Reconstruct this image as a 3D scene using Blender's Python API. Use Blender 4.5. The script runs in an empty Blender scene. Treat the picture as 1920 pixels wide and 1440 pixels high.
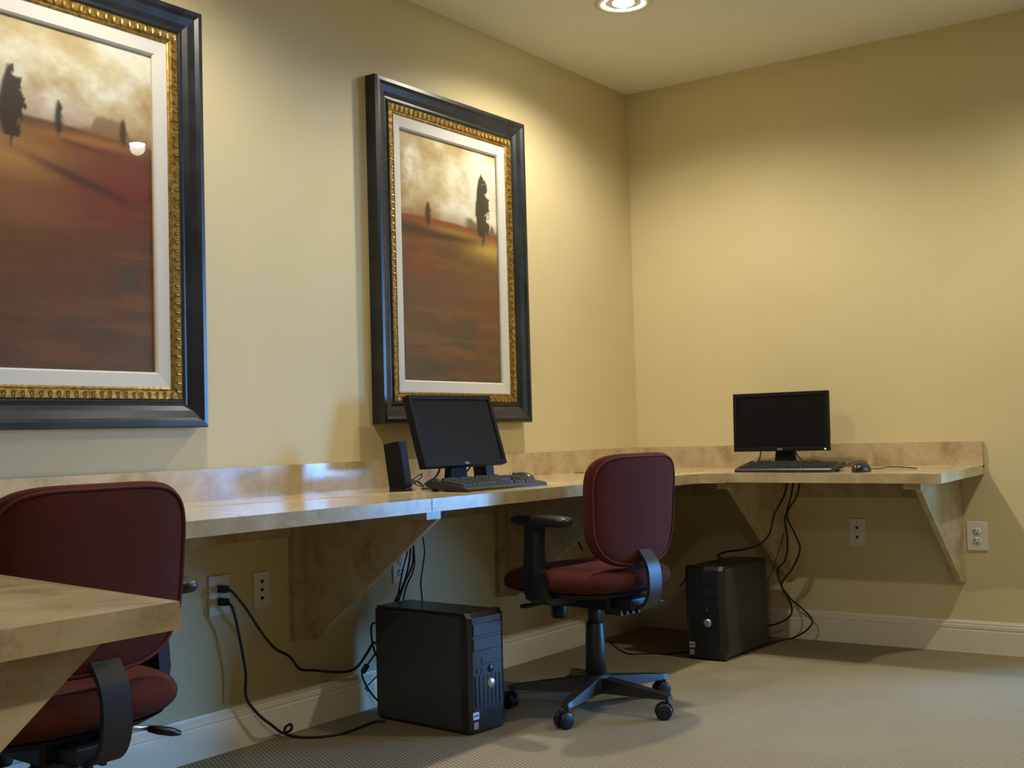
import bpy, bmesh, math, random
import numpy as np
from mathutils import Vector, Matrix

random.seed(7)
np.random.seed(7)
scene = bpy.context.scene
COL = scene.collection
PI = math.pi

# ------------------------------------------------------------------ camera
FPX = 2223.44                                   # focal length in pixels of the 1920x1440 frame
CAM = Vector((-5.0305, -2.8437, 0.9356))
YAW, PITCH, ROLL = 0.618535, 0.042475, -0.0273258


def cam_axes():
    f = Vector((math.cos(YAW) * math.cos(PITCH), math.sin(YAW) * math.cos(PITCH), math.sin(PITCH)))
    r = f.cross(Vector((0, 0, 1))).normalized()
    u = r.cross(f)
    c, s = math.cos(ROLL), math.sin(ROLL)
    return c * r + s * u, -s * r + c * u, f


AX_R, AX_U, AX_F = cam_axes()
cd = bpy.data.cameras.new('camera')
cam = bpy.data.objects.new('camera', cd)
COL.objects.link(cam)
cd.sensor_fit = 'HORIZONTAL'
cd.sensor_width = 36.0
cd.lens = FPX * 36.0 / 1920.0
cd.clip_start = 0.02
m = Matrix((AX_R, AX_U, -AX_F)).transposed().to_4x4()
m.translation = CAM
cam.matrix_world = m
scene.camera = cam


def pix(x, y, axis, val):
    """photo pixel -> world point on the plane axis = val"""
    d = AX_R * ((x - 960) / FPX) - AX_U * ((y - 720) / FPX) + AX_F
    t = (val - CAM[axis]) / d[axis]
    return CAM + d * t


# ------------------------------------------------------------------ world, exposure
LAMP_W = 78.0
SKY = 52.0
world = bpy.data.worlds.new('world')
scene.world = world
world.use_nodes = True
bg = world.node_tree.nodes['Background']
bg.inputs['Color'].default_value = (0.15, 0.44, 1.0, 1)
bg.inputs['Strength'].default_value = SKY
vs = scene.view_settings
vs.view_transform = 'Standard'
vs.look = 'None'
vs.exposure = 0.0
vs.gamma = 1.0
vs.use_curve_mapping = False

H = 2.581            # ceiling height
CT = 0.76            # counter top height
LAMPS = [(-1.10, -0.62), (-0.955, -2.56), (-3.10, -0.62), (-5.30, -2.63)]
XW = -4.80           # west wall face
Y_END = -2.03        # doorway in the right wall starts here; it leads to a foyer with a glazed front
Y_END2 = -3.08       # and goes on past the doorway here
XMAX = 2.60          # glazed front of the foyer
WIN_Y0, WIN_Y1, WIN_Z0, WIN_Z1 = -3.45, -6.45, 0.06, 2.15

portal = bpy.data.lights.new('daylight_portal', 'AREA')
portal.shape = 'RECTANGLE'
portal.size = abs(WIN_Y1 - WIN_Y0)
portal.size_y = WIN_Z1 - WIN_Z0
portal.cycles.is_portal = True
po = bpy.data.objects.new('daylight_portal', portal)
COL.objects.link(po)
po.location = (XMAX + 0.14, (WIN_Y0 + WIN_Y1) / 2, (WIN_Z0 + WIN_Z1) / 2)
po.rotation_euler = (PI / 2, 0, PI / 2)
_pd = po.rotation_euler.to_matrix() @ Vector((0, 0, -1))
if _pd.x > 0:
    po.rotation_euler = (PI / 2, 0, -PI / 2)


# ------------------------------------------------------------------ materials
def mat(name, base=(0.5, 0.5, 0.5), rough=0.5, metal=0.0, spec=0.5, coat=0.0, emit=None, estr=0.0, ior=1.5):
    mt = bpy.data.materials.new(name)
    mt.use_nodes = True
    b = mt.node_tree.nodes['Principled BSDF']
    b.inputs['Base Color'].default_value = (*base, 1)
    b.inputs['Roughness'].default_value = rough
    b.inputs['Metallic'].default_value = metal
    b.inputs['Specular IOR Level'].default_value = spec
    b.inputs['Coat Weight'].default_value = coat
    b.inputs['IOR'].default_value = ior
    if emit:
        b.inputs['Emission Color'].default_value = (*emit, 1)
        b.inputs['Emission Strength'].default_value = estr
    return mt


def nodes(mt):
    nt = mt.node_tree
    return nt, nt.nodes, nt.links, nt.nodes['Principled BSDF']


def noise_mix(mt, c1, c2, scale, detail=4.0, lo=0.35, hi=0.65, rough=0.6, distort=0.0, vec_scale=None):
    nt, N, L, b = nodes(mt)
    tc = N.new('ShaderNodeTexCoord')
    nz = N.new('ShaderNodeTexNoise')
    nz.inputs['Scale'].default_value = scale
    nz.inputs['Detail'].default_value = detail
    nz.inputs['Roughness'].default_value = rough
    nz.inputs['Distortion'].default_value = distort
    if vec_scale:
        mp = N.new('ShaderNodeMapping')
        mp.inputs['Scale'].default_value = vec_scale
        L.new(tc.outputs['Object'], mp.inputs['Vector'])
        L.new(mp.outputs['Vector'], nz.inputs['Vector'])
    else:
        L.new(tc.outputs['Object'], nz.inputs['Vector'])
    cr = N.new('ShaderNodeValToRGB')
    cr.color_ramp.elements[0].position = lo
    cr.color_ramp.elements[1].position = hi
    cr.color_ramp.elements[0].color = (*c1, 1)
    cr.color_ramp.elements[1].color = (*c2, 1)
    L.new(nz.outputs['Fac'], cr.inputs['Fac'])
    L.new(cr.outputs['Color'], b.inputs['Base Color'])
    return tc, nz, cr


def noise_bump(mt, scale, strength, dist=0.002, detail=2.0):
    nt, N, L, b = nodes(mt)
    tc = N.new('ShaderNodeTexCoord')
    nz = N.new('ShaderNodeTexNoise')
    nz.inputs['Scale'].default_value = scale
    nz.inputs['Detail'].default_value = detail
    bp = N.new('ShaderNodeBump')
    bp.inputs['Strength'].default_value = strength
    bp.inputs['Distance'].default_value = dist
    L.new(tc.outputs['Object'], nz.inputs['Vector'])
    L.new(nz.outputs['Fac'], bp.inputs['Height'])
    L.new(bp.outputs['Normal'], b.inputs['Normal'])


M = {}
M['wall'] = mat('wall_paint', (0.70, 0.58, 0.31), 0.6, spec=0.35)
noise_mix(M['wall'], (0.69, 0.585, 0.325), (0.71, 0.605, 0.35), 2.5, 2)
noise_bump(M['wall'], 260, 0.12, 0.001)
M['ceiling'] = mat('ceiling_paint', (0.88, 0.86, 0.78), 0.85, spec=0.2)
noise_bump(M['ceiling'], 180, 0.15, 0.001)
M['trim'] = mat('trim_paint', (0.80, 0.75, 0.60), 0.35)
M['laminate'] = mat('travertine_laminate', (0.6, 0.47, 0.28), 0.16, ior=1.6)
M['dark'] = mat('frame_black', (0.016, 0.018, 0.022), 0.32)
noise_mix(M['dark'], (0.010, 0.011, 0.014), (0.026, 0.028, 0.034), 9, 5, vec_scale=(1, 1, 1))
M['gold'] = mat('gilt', (0.50, 0.30, 0.07), 0.38, metal=0.75)
noise_mix(M['gold'], (0.17, 0.09, 0.018), (0.52, 0.33, 0.085), 70, 5)
M['linen'] = mat('linen_liner', (0.62, 0.60, 0.55), 0.9, spec=0.1)
noise_bump(M['linen'], 500, 0.3, 0.0006)
M['plastic'] = mat('black_plastic', (0.014, 0.014, 0.016), 0.38)
M['plastic2'] = mat('chair_plastic', (0.018, 0.018, 0.020), 0.45)
noise_bump(M['plastic2'], 700, 0.1, 0.0005)
M['grey'] = mat('tower_steel', (0.055, 0.055, 0.058), 0.42)
noise_bump(M['grey'], 900, 0.08, 0.0004)
M['bezel'] = mat('tower_bezel', (0.012, 0.012, 0.014), 0.30, spec=0.7)
M['screen'] = mat('dark_screen', (0.006, 0.006, 0.006), 0.35, spec=0.2)
M['matte'] = mat('matte_black_plastic', (0.009, 0.009, 0.010), 0.55, spec=0.16)
M['key'] = mat('key_plastic', (0.020, 0.020, 0.023), 0.42)
M['legend'] = mat('key_legend', (0.55, 0.55, 0.55), 0.6)
M['silver'] = mat('silver_plastic', (0.62, 0.63, 0.65), 0.28, metal=0.8)
M['sticker'] = mat('sticker_white', (0.72, 0.76, 0.82), 0.4)
M['sticker2'] = mat('sticker_blue', (0.10, 0.22, 0.50), 0.4)
M['fabric'] = mat('maroon_fabric', (0.11, 0.026, 0.024), 0.92, spec=0.15)
noise_mix(M['fabric'], (0.082, 0.019, 0.014), (0.105, 0.026, 0.019), 260, 3)
noise_bump(M['fabric'], 600, 0.4, 0.001)
M['piping'] = mat('maroon_piping', (0.13, 0.032, 0.028), 0.85, spec=0.2)
M['plate'] = mat('outlet_plate', (0.80, 0.77, 0.68), 0.35)
M['slot'] = mat('outlet_slot', (0.02, 0.02, 0.02), 0.6)
M['cable'] = mat('cable_rubber', (0.012, 0.012, 0.013), 0.5)
M['tie'] = mat('cable_tie', (0.7, 0.7, 0.68), 0.5)
M['amber'] = mat('amber_led', (0.6, 0.4, 0.02), 0.4, emit=(1.0, 0.72, 0.08), estr=3.0)
M['can'] = mat('lamp_reflector', (0.85, 0.84, 0.80), 0.25, metal=0.6)
M['bulb'] = mat('lamp_bulb', (1, 1, 1), 0.4, emit=(1.0, 0.95, 0.80), estr=90.0)
M['alu'] = mat('door_aluminium', (0.30, 0.30, 0.30), 0.4, metal=0.7)
M['paving'] = mat('outdoor_asphalt', (0.05, 0.05, 0.05), 0.9)
noise_mix(M['paving'], (0.045, 0.045, 0.045), (0.065, 0.065, 0.066), 3, 4)


def build_laminate():
    nt, N, L, b = nodes(M['laminate'])
    tc, nz, cr = noise_mix(M['laminate'], (0.40, 0.285, 0.145), (0.63, 0.51, 0.32), 9, 8, 0.30, 0.66, 0.62, 0.6)
    cr.color_ramp.elements.new(0.47).color = (0.53, 0.405, 0.225, 1)
    n2 = N.new('ShaderNodeTexNoise')
    n2.inputs['Scale'].default_value = 42
    n2.inputs['Detail'].default_value = 6
    n2.inputs['Roughness'].default_value = 0.7
    L.new(tc.outputs['Object'], n2.inputs['Vector'])
    c2 = N.new('ShaderNodeValToRGB')
    c2.color_ramp.elements[0].position = 0.56
    c2.color_ramp.elements[1].position = 0.72
    c2.color_ramp.elements[0].color = (0, 0, 0, 1)
    c2.color_ramp.elements[1].color = (0.65, 0.65, 0.65, 1)
    L.new(n2.outputs['Fac'], c2.inputs['Fac'])
    mx = N.new('ShaderNodeMix')
    mx.data_type = 'RGBA'
    L.new(c2.outputs['Color'], mx.inputs['Factor'])
    L.new(cr.outputs['Color'], mx.inputs['A'])
    mx.inputs['B'].default_value = (0.70, 0.61, 0.44, 1)
    L.new(mx.outputs['Result'], b.inputs['Base Color'])


build_laminate()


def build_carpet():
    mt = mat('loop_carpet', (0.4, 0.35, 0.24), 0.95, spec=0.1)
    nt, N, L, b = nodes(mt)
    tc = N.new('ShaderNodeTexCoord')
    mp = N.new('ShaderNodeMapping')
    mp.inputs['Rotation'].default_value = (0, 0, math.radians(28))
    L.new(tc.outputs['Object'], mp.inputs['Vector'])
    sx = N.new('ShaderNodeSeparateXYZ')
    L.new(mp.outputs['Vector'], sx.inputs['Vector'])

    def mth(op, a, bb=None):
        n = N.new('ShaderNodeMath')
        n.operation = op
        for i, v in enumerate((a, bb)):
            if v is None:
                continue
            if isinstance(v, (int, float)):
                n.inputs[i].default_value = v
            else:
                L.new(v, n.inputs[i])
        return n.outputs[0]
    k = 2 * PI / 0.0125
    a = mth('SINE', mth('MULTIPLY', sx.outputs['X'], k))
    c = mth('SINE', mth('MULTIPLY', sx.outputs['Y'], k * 0.8))
    w = mth('ADD', mth('MULTIPLY', a, 0.55), mth('MULTIPLY', c, 0.45))
    h = mth('ADD', mth('MULTIPLY', w, 0.5), 0.5)
    nz = N.new('ShaderNodeTexNoise')
    nz.inputs['Scale'].default_value = 420
    nz.inputs['Detail'].default_value = 3
    L.new(tc.outputs['Object'], nz.inputs['Vector'])
    n3 = N.new('ShaderNodeTexNoise')
    n3.inputs['Scale'].default_value = 1.6
    n3.inputs['Detail'].default_value = 4
    L.new(tc.outputs['Object'], n3.inputs['Vector'])
    fac = mth('ADD', mth('MULTIPLY', h, 0.58), mth('MULTIPLY', nz.outputs['Fac'], 0.42))
    fac = mth('ADD', fac, mth('MULTIPLY', mth('SUBTRACT', n3.outputs['Fac'], 0.5), 0.22))
    cr = N.new('ShaderNodeValToRGB')
    cr.color_ramp.elements[0].position = 0.22
    cr.color_ramp.elements[1].position = 0.80
    cr.color_ramp.elements[0].color = (0.150, 0.117, 0.064, 1)
    cr.color_ramp.elements[1].color = (0.50, 0.435, 0.295, 1)
    L.new(fac, cr.inputs['Fac'])
    L.new(cr.outputs['Color'], b.inputs['Base Color'])
    bp = N.new('ShaderNodeBump')
    bp.inputs['Strength'].default_value = 0.7
    bp.inputs['Distance'].default_value = 0.004
    L.new(fac, bp.inputs['Height'])
    L.new(bp.outputs['Normal'], b.inputs['Normal'])
    return mt


M['carpet'] = build_carpet()


def build_glass(name, tint=(1, 1, 1)):
    mt = bpy.data.materials.new(name)
    mt.use_nodes = True
    nt = mt.node_tree
    for n in list(nt.nodes):
        nt.nodes.remove(n)
    out = nt.nodes.new('ShaderNodeOutputMaterial')
    mx = nt.nodes.new('ShaderNodeMixShader')
    tr = nt.nodes.new('ShaderNodeBsdfTransparent')
    tr.inputs['Color'].default_value = (*tint, 1)
    gl = nt.nodes.new('ShaderNodeBsdfGlossy')
    gl.inputs['Roughness'].default_value = 0.01
    lw = nt.nodes.new('ShaderNodeLayerWeight')          # Schlick reflectance, the same from both sides of the pane
    lw.inputs['Blend'].default_value = 0.5
    pw = nt.nodes.new('ShaderNodeMath')
    pw.operation = 'POWER'
    pw.inputs[1].default_value = 5.0
    ma = nt.nodes.new('ShaderNodeMath')
    ma.operation = 'MULTIPLY_ADD'
    ma.inputs[1].default_value = 0.93
    ma.inputs[2].default_value = 0.035
    nt.links.new(lw.outputs['Facing'], pw.inputs[0])
    nt.links.new(pw.outputs[0], ma.inputs[0])
    nt.links.new(ma.outputs[0], mx.inputs[0])
    nt.links.new(tr.outputs[0], mx.inputs[1])
    nt.links.new(gl.outputs[0], mx.inputs[2])
    nt.links.new(mx.outputs[0], out.inputs[0])
    return mt


M['glass'] = build_glass('clear_glass')


# ------------------------------------------------------------------ mesh helpers
class MB:
    """collects shapes, build() links them as ONE mesh object"""

    def __init__(self):
        self.v, self.f, self.sm = [], [], []

    def add(self, vs, fs, smooth=False, mtx=None):
        o = len(self.v)
        for p in vs:
            p = Vector(p)
            self.v.append(tuple(mtx @ p if mtx else p))
        for q in fs:
            self.f.append(tuple(i + o for i in q))
            self.sm.append(smooth)
        return self

    def box(self, x0, x1, y0, y1, z0, z1, mtx=None):
        vs = [(x, y, z) for z in (z0, z1) for y in (y0, y1) for x in (x0, x1)]
        fs = [(0, 2, 3, 1), (4, 5, 7, 6), (0, 1, 5, 4), (2, 6, 7, 3), (0, 4, 6, 2), (1, 3, 7, 5)]
        return self.add(vs, fs, False, mtx)

    def bbox(self, x0, x1, y0, y1, z0, z1, r=0.003, mtx=None):
        """box with all edges bevelled by r"""
        bm = bmesh.new()
        bmesh.ops.create_cube(bm, size=1.0)
        for v in bm.verts:
            v.co = ((x0 + x1) / 2 + v.co.x * (x1 - x0), (y0 + y1) / 2 + v.co.y * (y1 - y0), (z0 + z1) / 2 + v.co.z * (z1 - z0))
        bmesh.ops.bevel(bm, geom=bm.edges[:], offset=r, segments=2, profile=0.5, affect='EDGES')
        bm.verts.index_update()
        self.add([v.co.copy() for v in bm.verts], [tuple(v.index for v in f.verts) for f in bm.faces], False, mtx)
        bm.free()
        return self

    def prism(self, poly, a, b, plane='xz', mtx=None):
        """2D polygon extruded between a and b along the remaining axis"""
        n = len(poly)

        def P(q, t):
            if plane == 'xz':
                return (q[0], t, q[1])
            if plane == 'yz':
                return (t, q[0], q[1])
            return (q[0], q[1], t)
        vs = [P(q, a) for q in poly] + [P(q, b) for q in poly]
        fs = [tuple(range(n))[::-1], tuple(range(n, 2 * n))]
        fs += [(i, (i + 1) % n, n + (i + 1) % n, n + i) for i in range(n)]
        return self.add(vs, fs, False, mtx)

    def tube(self, pts, r, n=8, closed=False, mtx=None, caps=True):
        pts = [Vector(p) for p in pts]
        k = len(pts)
        rs = r if isinstance(r, (list, tuple)) else [r] * k
        vs, fs = [], []
        up = None
        for i, p in enumerate(pts):
            if closed:
                t = (pts[(i + 1) % k] - pts[i - 1])
            else:
                t = pts[min(i + 1, k - 1)] - pts[max(i - 1, 0)]
            t = t.normalized() if t.length > 1e-9 else Vector((0, 0, 1))
            if up is None:
                up = t.orthogonal().normalized()
            else:
                up = (up - t * up.dot(t))
                up = up.normalized() if up.length > 1e-6 else t.orthogonal().normalized()
            w = t.cross(up)
            for j in range(n):
                a = 2 * PI * j / n
                vs.append(p + (up * math.cos(a) + w * math.sin(a)) * rs[i])
        m_ = k if closed else k - 1
        for i in range(m_):
            for j in range(n):
                a, b2 = i * n + j, i * n + (j + 1) % n
                c, d = ((i + 1) % k) * n + (j + 1) % n, ((i + 1) % k) * n + j
                fs.append((a, b2, c, d))
        if caps and not closed:
            fs.append(tuple(range(n))[::-1])
            fs.append(tuple(range((k - 1) * n, k * n)))
        return self.add(vs, fs, True, mtx)

    def lathe(self, prof, n=24, mtx=None, smooth=True):
        vs, fs = [], []
        for (r, z) in prof:
            for j in range(n):
                a = 2 * PI * j / n
                vs.append((r * math.cos(a), r * math.sin(a), z))
        for i in range(len(prof) - 1):
            for j in range(n):
                fs.append((i * n + j, i * n + (j + 1) % n, (i + 1) * n + (j + 1) % n, (i + 1) * n + j))
        if prof[0][0] > 1e-6:
            fs.append(tuple(range(n))[::-1])
        if prof[-1][0] > 1e-6:
            fs.append(tuple(range((len(prof) - 1) * n, len(prof) * n)))
        return self.add(vs, fs, smooth, mtx)

    def mesh(self, name):
        me = bpy.data.meshes.new(name)
        me.from_pydata(self.v, [], self.f)
        me.polygons.foreach_set('use_smooth', self.sm)
        me.validate()
        bm = bmesh.new()
        bm.from_mesh(me)
        bmesh.ops.remove_doubles(bm, verts=bm.verts, dist=1e-6)
        bmesh.ops.recalc_face_normals(bm, faces=bm.faces)
        bm.to_mesh(me)
        bm.free()
        return me

    def build(self, name, material, parent=None, loc=None):
        me = self.mesh(name)
        me.materials.append(material)
        return link(name, me, parent, loc)


def link(name, me, parent=None, loc=None):
    o = bpy.data.objects.new(name, me)
    COL.objects.link(o)
    if parent:
        o.parent = parent
    if loc is not None:
        o.location = loc
    return o


def tag(o, label=None, cat=None, group=None, kind=None):
    if label:
        o['label'] = label
    if cat:
        o['category'] = cat
    if group:
        o['group'] = group
    if kind:
        o['kind'] = kind
    return o


def thing(name, label, cat, loc=(0, 0, 0), rz=0.0, group=None):
    o = bpy.data.objects.new(name, None)
    o.empty_display_size = 0.05
    COL.objects.link(o)
    o.location = loc
    o.rotation_euler = (0, 0, rz)
    return tag(o, label, cat, group)


def copy_tree(o, parent=None):
    c = o.copy()
    COL.objects.link(c)
    c.parent = parent
    for ch in list(o.children):
        copy_tree(ch, c)
    return c


def smooth_path(pts, sub=6):
    pts = [Vector(p) for p in pts]
    P = [pts[0] * 2 - pts[1]] + pts + [pts[-1] * 2 - pts[-2]]
    out = []
    for i in range(1, len(P) - 2):
        a, b, c, d = P[i - 1], P[i], P[i + 1], P[i + 2]
        for s in range(sub):
            t = s / sub
            out.append(0.5 * ((2 * b) + (c - a) * t + (2 * a - 5 * b + 4 * c - d) * t * t + (3 * b - a - 3 * c + d) * t ** 3))
    out.append(pts[-1])
    return out


T = Matrix.Translation
RX = lambda a: Matrix.Rotation(a, 4, 'X')
RY = lambda a: Matrix.Rotation(a, 4, 'Y')
RZ = lambda a: Matrix.Rotation(a, 4, 'Z')

# ------------------------------------------------------------------ room shell
XMIN, YMIN = -8.0, -6.6
tag(MB().box(XMIN, XMAX + 0.12, YMIN, 0.12, -0.1, 0.0).build('floor', M['carpet']), 'beige loop-pile carpet floor with a diagonal weave', kind='structure')


def build_ceiling():
    b = MB()
    hs = 0.075
    xe = sorted([XMIN - 0.1, XMAX + 0.12] + [x + q for x, _ in LAMPS for q in (-hs, hs)])
    ye = sorted([YMIN - 0.1, 0.12] + [y + q for _, y in LAMPS for q in (-hs, hs)])
    for x0, x1 in zip(xe[:-1], xe[1:]):
        for y0, y1 in zip(ye[:-1], ye[1:]):
            if x1 - x0 < 1e-5 or y1 - y0 < 1e-5:
                continue
            xc, yc = (x0 + x1) / 2, (y0 + y1) / 2
            if any(abs(xc - x) < hs and abs(yc - y) < hs for x, y in LAMPS):
                continue
            b.box(x0, x1, y0, y1, H, H + 0.2)
    tag(b.build('ceiling', M['ceiling']), 'flat cream painted ceiling with recessed lamp openings', kind='structure')


build_ceiling()
tag(MB().box(XW - 0.12, 0.12, 0.0, 0.12, 0, H).build('wall_left', M['wall']), 'pale yellow painted wall behind the two framed paintings', kind='structure')
wr = MB().box(0.0, 0.12, Y_END, 0.0, 0, H).box(0, 0.12, Y_END2, Y_END, 2.10, H).box(0, 0.12, YMIN, Y_END2, 0, H)
tag(wr.build('wall_right', M['wall']), 'pale yellow painted wall behind the widescreen monitor, with a doorway at its end', kind='structure')
tag(MB().box(0.12, XMAX, Y_END, Y_END + 0.12, 0, H).build('wall_foyer', M['wall']), 'yellow side wall of the foyer past the opening', kind='structure')
wg = MB().box(XMAX, XMAX + 0.12, YMIN, WIN_Y1, 0, H).box(XMAX, XMAX + 0.12, WIN_Y0, Y_END + 0.12, 0, H)
wg.box(XMAX, XMAX + 0.12, WIN_Y1, WIN_Y0, 0, WIN_Z0).box(XMAX, XMAX + 0.12, WIN_Y1, WIN_Y0, WIN_Z1, H)
tag(wg.build('wall_front', M['wall']), 'outer wall of the foyer around the tall windows', kind='structure')
tag(MB().box(XW - 0.12, XW, -2.05, 0.0, 0, H).build('wall_west', M['wall']), 'short yellow return wall carrying the end of the counter', kind='structure')
tag(MB().box(XMIN, XMAX + 0.12, YMIN - 0.1, YMIN, 0, H).build('wall_back', M['wall']), 'yellow wall behind the camera', kind='structure')
tag(MB().box(XMIN - 0.1, XMIN, YMIN, 0.12, 0, H).build('wall_far', M['wall']), 'yellow wall at the far end of the room', kind='structure')
tag(MB().box(XMIN, XW - 0.12, 0.0, 0.12, 0, H).build('wall_side', M['wall']), 'yellow wall beyond the return wall', kind='structure')

# baseboards: profile (depth from wall, height)
BPROF = [(0, 0), (0.015, 0), (0.015, 0.090), (0.012, 0.093), (0.012, 0.096), (0.0155, 0.099), (0.0155, 0.111), (0.010, 0.114),
         (0.010, 0.117), (0.012, 0.119), (0.009, 0.128), (0, 0.129)]
b = MB().prism([(-d, z) for d, z in BPROF], XW, -0.0, 'yz')
tag(b.build('baseboard_left', M['trim']), 'cream moulded baseboard along the wall with the paintings', kind='structure')
b = MB().prism([(-d, z) for d, z in BPROF], Y_END, -0.0, 'xz')
tag(b.build('baseboard_right', M['trim']), 'cream moulded baseboard along the wall under the upright monitor', kind='structure')


# tall window of the foyer (outside the picture; its daylight and reflection show)
def build_window():
    d = thing('window_1', 'tall aluminium framed foyer window letting in bluish daylight', None)
    d['kind'] = 'structure'
    x0, x1 = XMAX + 0.02, XMAX + 0.08
    ym = [WIN_Y0, -4.43, -5.42, WIN_Y1 + 0.05]
    for y in ym:
        MB().box(x0, x1, y - 0.05, y, WIN_Z0, WIN_Z1).build('window_frame', M['alu'], d)
    for z in (WIN_Z0, WIN_Z1 - 0.05):
        MB().box(x0, x1, WIN_Y1, WIN_Y0, z, z + 0.05).build('window_frame', M['alu'], d)
    for a, c in zip(ym[:-1], ym[1:]):
        MB().box(XMAX + 0.047, XMAX + 0.053, c, a - 0.05, WIN_Z0 + 0.05, WIN_Z1 - 0.05).build('glass_pane', M['glass'], d)


build_window()
tag(MB().box(XMAX + 0.13, 20, -20, 12, -0.16, -0.06).build('ground', M['paving']), 'dark asphalt outside the foyer window', kind='structure')


# ------------------------------------------------------------------ recessed lamps
def build_lamp(i, x, y):
    lab = ['round recessed ceiling downlight near the room corner', 'recessed ceiling downlight beside the doorway to the foyer',
           'recessed ceiling downlight over the painting with three small trees',
           'recessed ceiling downlight past the end of the return wall'][i]
    t = thing('recessed_downlight', lab, 'ceiling light', (x, y, H), 0, 'recessed ceiling downlights')
    prof = [(0.068, 0.004), (0.072, -0.004), (0.100, -0.006), (0.112, -0.002), (0.112, 0.0005)]
    MB().lathe(prof, 32).build('trim_ring', M['trim'], t)
    can = MB().lathe([(0.068, 0.0), (0.070, 0.05), (0.066, 0.12), (0.001, 0.13)], 32)
    can.build('reflector', M['can'], t)
    MB().lathe([(0.001, -0.016), (0.02, -0.014), (0.040, -0.004), (0.048, 0.012), (0.042, 0.040), (0.024, 0.070), (0.018, 0.128)], 24).build('bulb', M['bulb'], t)
    l = bpy.data.lights.new('lamp_light', 'SPOT')
    l.energy = LAMP_W * (1.0, 1.05, 0.80, 1.35)[i]
    l.color = (1.0, 0.93, 0.78)
    l.spot_size = math.radians(156)
    l.spot_blend = 0.55
    l.shadow_soft_size = 0.04
    lo = bpy.data.objects.new('lamp_light', l)
    COL.objects.link(lo)
    lo.parent = t
    lo.location = (0, 0, -0.022)


for i, (x, y) in enumerate(LAMPS):
    build_lamp(i, x, y)

# ------------------------------------------------------------------ counter
DL, DR = 0.64, 0.61


def slab(poly_z, th):
    """poly_z: [(x, y, ztop)] prism with thickness th under each ztop"""
    n = len(poly_z)
    vs = [(x, y, z - th) for x, y, z in poly_z] + [(x, y, z) for x, y, z in poly_z]
    fs = [tuple(range(n))[::-1], tuple(range(n, 2 * n))] + [(i, (i + 1) % n, n + (i + 1) % n, n + i) for i in range(n)]
    return MB().add(vs, fs)


ctr = thing('counter', 'long travertine-look laminate wall counter running around the alcove', 'counter', (-0.0006, -0.0006, 0))
zf = CT - 0.004
slab([(XW, -1.764, CT), (-4.164, -1.764, CT), (-3.98, -DL, zf), (-3.98, 0, CT), (XW, 0, CT)], 0.031).build('counter_top', M['laminate'], ctr)
slab([(-3.98, -DL, zf), (-0.74, -DL, zf - 0.001), (-0.66, -0.655, zf - 0.001), (-DR, -0.74, zf - 0.002), (0, -0.74, CT), (0, 0, CT), (-3.98, 0, CT)], 0.039).build('counter_top', M['laminate'], ctr)
slab([(-DR, -0.74, zf - 0.002), (-DR, -1.6, CT - 0.010), (0, -1.6, CT), (0, -0.74, CT)], 0.036).build('counter_top', M['laminate'], ctr)
MB().box(-3.98, -0.02, -0.02, 0, CT - 0.01, CT + 0.0965).build('backsplash', M['laminate'], ctr)
MB().box(-0.02, 0, -1.6, 0, CT - 0.01, CT + 0.0965).build('backsplash', M['laminate'], ctr)
MB().box(XW, -3.98, -0.02, 0, CT - 0.01, CT + 0.0965).build('backsplash', M['laminate'], ctr)
MB().box(XW, XW + 0.02, -1.764, -0.02, CT - 0.01, CT + 0.0965).build('backsplash', M['laminate'], ctr)
p = pix(822, 945, 1, -DL)
MB().box(p.x - 0.03, p.x + 0.018, -DL - 0.0015, -DL + 0.002, zf - 0.037, zf - 0.001).build('edge_joint_strip', M['laminate'], ctr)
# ledger strips on the wall under the top
for x0, x1 in ((XW + 0.001, -2.312), (-2.243, -1.187), (-1.118, -0.02)):
    MB().box(x0, x1, -0.02, 0, 0.625, CT - 0.042).build('wall_ledger', M['laminate'], ctr)
for y0, y1 in ((-1.443, -0.757), (-0.688, 0.0)):
    MB().box(-0.02, 0, y0, y1, 0.625, CT - 0.042).build('wall_ledger', M['laminate'], ctr)


def bracket_poly(depth, zb=0.288, nose=0.028, foot=0.06, zt=CT - 0.0425):
    return [(0, zt), (0, zb), (foot, zb), (depth, zt - nose), (depth, zt)]


def bracket(name, label, org, direction, depth, cleat):
    """org = point on the wall line, direction 'y' (hangs on the left wall) or 'x+' / 'x-'"""
    t = thing('counter_bracket', label, 'bracket', (org[0], org[1], 0.0), 0, 'triangular counter brackets')
    near = direction == 'x+'
    zt = CT - (0.0315 if near else 0.0435)
    zb = 0.35 if near else 0.288
    poly = bracket_poly(depth, zb, 0.004 if near else 0.028, 0.06, zt)
    th, bw, bd = 0.020, 0.046, 0.024         # panel, and the battens behind it along the wall and under the top
    if direction == 'y':
        MB().prism([(-d, z) for d, z in poly], 0, th, 'yz').build('bracket_panel', M['laminate'], t)
        MB().box(-bw, 0.0, -bd, -0.0005, zb, zt).build('wall_batten', M['laminate'], t)
        MB().box(-bw, 0.0, -depth, -bd, zt - 0.027, zt).build('top_batten', M['laminate'], t)
    else:
        g = 1 if near else -1
        MB().prism([(g * d, z) for d, z in poly], 0, th, 'xz').build('bracket_panel', M['laminate'], t)
        xs = sorted((g * 0.0005, g * bd))
        MB().box(xs[0], xs[1], th, th + bw, zb, zt).build('wall_batten', M['laminate'], t)
        xs = sorted((g * bd, g * (depth - (0.02 if near else 0))))
        MB().box(xs[0], xs[1], th, th + bw, zt - (0.004 if near else 0.027), zt).build('top_batten', M['laminate'], t)


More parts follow.
